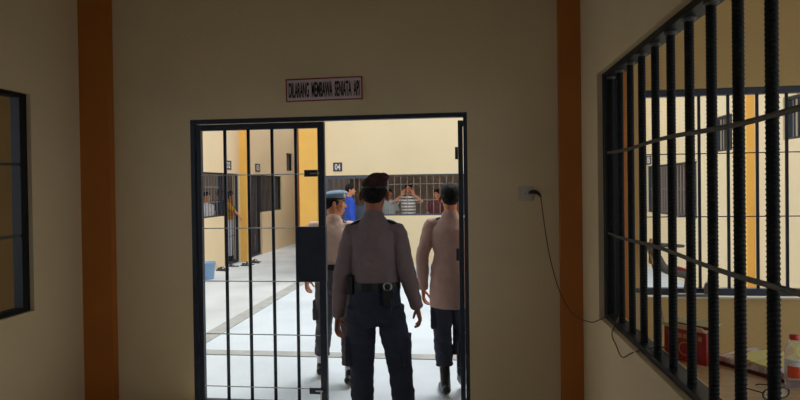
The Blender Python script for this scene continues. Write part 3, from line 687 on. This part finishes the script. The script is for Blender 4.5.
        b.tube([hl + ax * 0.0 + (tp - hl).normalized() * 0.045, an + ax * hgt * 0.5, an + ax * hgt], [(0.04, 0.05), (0.042, 0.046), (0.047, 0.05) if boots == 'boots' else (0.042, 0.044)], 16, ref=(1, 0, 0), flat=True)
        if boots == 'shoes': MB().tube([an + ax * 0.02, an + ax * 0.12], [0.043, 0.046], 16).build('sock', M['white_cloth'], t, smooth=True)
        bo = b.remesh('boot' if boots == 'boots' else 'shoe', M['leather'], t, max(v, 0.006), 2, wr=0.001 if boots == 'boots' else 0)
    if uniform:
        b = MB(); n = 28
        for z, rr in ((1.032, 0.0),):
            inner = []; 
            rings = [[b.bm.verts.new(((0.152 * wid + r_) * math.cos(a * 2 * PI / n), -0.004 + (0.110 + r_) * math.sin(a * 2 * PI / n), z + zz)) for a in range(n)] for (r_, zz) in ((0.0, -0.024), (0.010, -0.024), (0.010, 0.024), (0.0, 0.024))]
            for i in range(4):
                A, B = rings[i], rings[(i + 1) % 4]
                for k in range(n): b.bm.faces.new((A[k], A[(k + 1) % n], B[(k + 1) % n], B[k]))
        if untucked is None: b.build('belt', M['leather'], t, smooth=False)
        for sx in (-1, 1):
            MB().tube([(sx * 0.085, -0.016, 1.426), (sx * 0.115, -0.014, 1.418), (sx * (SX + 0.008), -0.008, 1.398)], [(0.030, 0.012), (0.028, 0.012), (0.024, 0.012)], 10, ref=(0, 1, 0), sub=2).build('epaulette', M['leather'], t, smooth=True)
    if hat:
        b = MB(); cm = M['beret_' + hat]
        if hat == 'brown':
            Rt = Matrix.Rotation(math.radians(-4), 3, 'Y')
            b.ell(hp((0.0, -0.002, 0.068)), (0.081, 0.104, 0.047), Hm @ Rt); b.ell(hp((0.018, -0.005, 0.100)), (0.066, 0.092, 0.038), Hm @ Rt)
            b.ell(hp((0.056, -0.01, 0.112)), (0.033, 0.070, 0.026), Hm); b.ell(hp((0.0, -0.012, 0.054)), (0.082, 0.102, 0.034), Hm)
        else:
            Rt = Matrix.Rotation(math.radians(5), 3, 'X')
            b.ell(hp((0.004, 0.008, 0.082)), (0.098, 0.118, 0.036), Hm @ Rt); b.ell(hp((0, 0.0, 0.062)), (0.086, 0.104, 0.036), Hm)
        b.remesh('beret', cm, t, 0.005, 3, wr=0.0015, wscale=14)
        n = 28; b = MB(); ring_ = [hp((0.079 * math.cos(a * 2 * PI / n), -0.008 + 0.100 * math.sin(a * 2 * PI / n), 0.044)) for a in range(n + 1)]
        b.tube(ring_, [(0.009, 0.004)] * (n + 1), 8, ref=Hm @ V((0, 0, 1))); b.build('beret_band', M['leather'], t, smooth=True)
        if hat == 'blue':
            b = MB(); bp_ = (0.066, 0.082, 0.074)
            b.ell(hp(bp_), (0.020, 0.010, 0.022), Hm @ Matrix.Rotation(-0.6, 3, 'Z'), 10, 8)
            for k in range(8):
                a = k * PI / 4; b.ell(hp((bp_[0] + 0.012 * math.cos(a), bp_[1] + 0.006 - 0.009 * math.cos(a), bp_[2] + 0.018 * math.sin(a))), (0.006, 0.006, 0.006), Hm, 6, 4)
            b.build('badge', M['badge'], t, smooth=True)
    return t

# centre officer, inside the corridor (z about 3.4 m)
o1 = person((-0.552, 3.36, 0), 0, 'person in brown uniform shirt and dark beret standing nearest, back turned, in the doorway', 1.665,
            dict(elL=(-0.205, -0.03, 1.10), wrL=(-0.243, 0.02, 0.825), elR=(0.200, -0.03, 1.12), wrR=(0.252, 0.05, 0.882),
                 shL=(-0.138, -0.005, 1.362), shR=(0.138, -0.005, 1.362),
                 kneeL=(-0.095, 0.02, 0.48), ankL=(-0.095, 0.03, 0.09), hipR=(0.095, 0, 0.88), kneeR=(0.145, 0.04, 0.48), ankR=(0.19, -0.02, 0.09)),
            head_rot=(-0.04, 0.03, -0.03), shirt=M['shirt_brown'], trouser=M['trouser'], skin=M['skin_dark'], vox=0.005, hat='brown', uniform=True, wid=0.98)
b = MB(); ring_ = [V((0.095 + 0.024 * math.cos(a * PI / 8), -0.128, 1.04 + 0.024 * math.sin(a * PI / 8))) for a in range(17)]
b.tube(ring_, [0.005] * 17, 8); b.build('belt_ring', M['steel'], o1, smooth=True)
MB().box(0.065, 0.125, -0.135, -0.105, 0.93, 1.02).build('belt_pouch', M['leather'], o1, bevel=0.006)
MB().tube([(0.12, -0.14, 0.96), (0.125, -0.15, 0.88), (0.105, -0.145, 0.86)], [0.006] * 3, 8, sub=3).build('key_strap', M['leather'], o1, smooth=True)
MB().box(-0.165, -0.125, -0.09, -0.04, 0.98, 1.10).build('radio', M['black'], o1, bevel=0.005)

# right officer, outside, walking away
o2 = person((-0.120, 4.35, 0), 0.05, 'bareheaded person in tan untucked uniform shirt walking away at the right edge of the doorway', 1.615,
            dict(hipL=(-0.078, 0, 0.88), hipR=(0.078, 0, 0.88), elL=(-0.232, -0.03, 1.12), wrL=(-0.228, 0.02, 0.845), elR=(0.22, -0.01, 1.12), wrR=(0.225, 0.08, 0.88),
                 kneeL=(-0.075, 0.0, 0.48), ankL=(-0.055, -0.06, 0.09), kneeR=(0.085, 0.05, 0.50), ankR=(0.075, -0.04, 0.20), toeR=(0.09, 0.07, 0.07)),
            head_rot=(0.0, 0.0, 0.05), shirt=M['shirt_tan'], trouser=M['trouser'], vox=0.005, uniform=True, untucked=0.71, wid=0.9, hems=(0.62, 0.62))
# left officer with the grey-blue beret
o3 = person((-1.085, 4.55, 0), 0, 'person in grey blue beret and tan uniform shirt behind the gate, face turned right', 1.575,
            dict(shL=(-0.195, -0.005, 1.375), elL=(-0.265, 0.0, 1.13), wrL=(-0.285, 0.08, 0.895), elR=(0.215, -0.02, 1.12),
                 kneeL=(-0.13, 0.09, 0.49), ankL=(-0.165, 0.10, 0.09), kneeR=(0.115, 0.02, 0.48), ankR=(0.15, -0.12, 0.09)),
            head_rot=(0.0, 0.0, -1.25), shirt=M['shirt_tan_lit'], trouser=M['trouser_brown'], vox=0.005, hat='blue', uniform=True, boots='shoes', hems=(0.72, 0.8))

# people in and by the cells
PV = 0.0085
gp = None
raised = dict(elL=(-0.315, 0.12, 1.28), wrL=(-0.135, 0.14, 1.44), elR=(0.315, 0.12, 1.28), wrR=(0.135, 0.14, 1.44))
hd = {'L': (V((0.35, 0.05, 0.9)), V((0.2, -1, 0)), V((1, 0, 0))), 'R': (V((-0.35, 0.05, 0.9)), V((-0.2, -1, 0)), V((-1, 0, 0)))}
def px_of(px, Y): return at(px, 190, Y=Y).x
person((px_of(408.5, 12.0), 12.0, 0), PI, 'person in striped shirt raising both hands to their head behind the far bars', 1.68, raised, shirt=M['striped'], trouser=M['trouser'], vox=PV, sleeves='short', handdirs=hd)
person((px_of(389, 12.1), 12.1, 0), PI, 'dark haired person in pale shirt behind far bars, just right of the dark beret', 1.56, None, head_rot=(0, 0, 0.5), shirt=M['pale_cloth'], trouser=M['trouser'], vox=PV, sleeves='short')
person((px_of(437, 12.0), 12.0, 0), PI, 'person in plum shirt behind far bars, leaning beside the bareheaded officer', 1.54, dict(elL=(-0.3, 0.1, 1.2), wrL=(-0.16, 0.17, 1.4)), head_rot=(0, 0, -0.5), shirt=M['plum_cloth'], trouser=M['trouser'], vox=PV, sleeves='short')
person((px_of(350, 11.2) , 11.2, 0), -1.2, 'person in royal blue shirt standing at the far cell door, face in profile', 1.66, None, head_rot=(0, 0, -0.25), shirt=M['blue_cloth'], trouser=M['blue_cloth'], vox=PV, sleeves='long')
person((-5.34, 11.07, 0), -PI / 2 - 0.25, 'person in white shirt behind the left cell window bars, nearest the gate hinge', 1.55, None, head_rot=(0, 0, -0.1), shirt=M['white_cloth'], trouser=M['trouser'], vox=PV, sleeves='short')
person((-5.72, 12.56, 0), -PI / 2 - 0.2, 'person in dark slate shirt behind left cell bars, between the white and mustard shirts', 1.60, None, head_rot=(0, 0.1, 0.2), shirt=M['slate_cloth'], trouser=M['trouser'], vox=PV, sleeves='short')
person((-5.19, 11.95, 0), -PI / 2 - 0.15, 'person in mustard shirt at the left cell door reaching one arm out', 1.55,
       dict(elR=(0.18, 0.26, 1.17), wrR=(0.26, 0.36, 1.14)), shirt=M['orange_cloth'], trouser=M['white_cloth'], vox=PV, sleeves='short',
       handdirs={'R': (V((0.0, 0.6, -0.7)), V((0, -0.7, -0.6)), V((-1, 0, 0))), 'L': None})

# ------------------------------------------------------------------ light
w = bpy.data.worlds.new('world'); bpy.context.scene.world = w; w.use_nodes = True
bg = w.node_tree.nodes['Background']; bg.inputs['Color'].default_value = (0.80, 0.90, 1.0, 1); bg.inputs['Strength'].default_value = 1.0
sd = bpy.data.lights.new('sun', 'SUN'); sd.energy = 1.2; sd.angle = math.radians(25); sd.color = (1.0, 0.95, 0.86)
so = bpy.data.objects.new('sun', sd); C.objects.link(so); so.rotation_euler = (math.radians(-22), math.radians(12), 0)
vs = bpy.context.scene.view_settings
vs.view_transform = 'Standard'; vs.look = 'None'; vs.gamma = 1; vs.use_curve_mapping = False; vs.exposure = 0.63
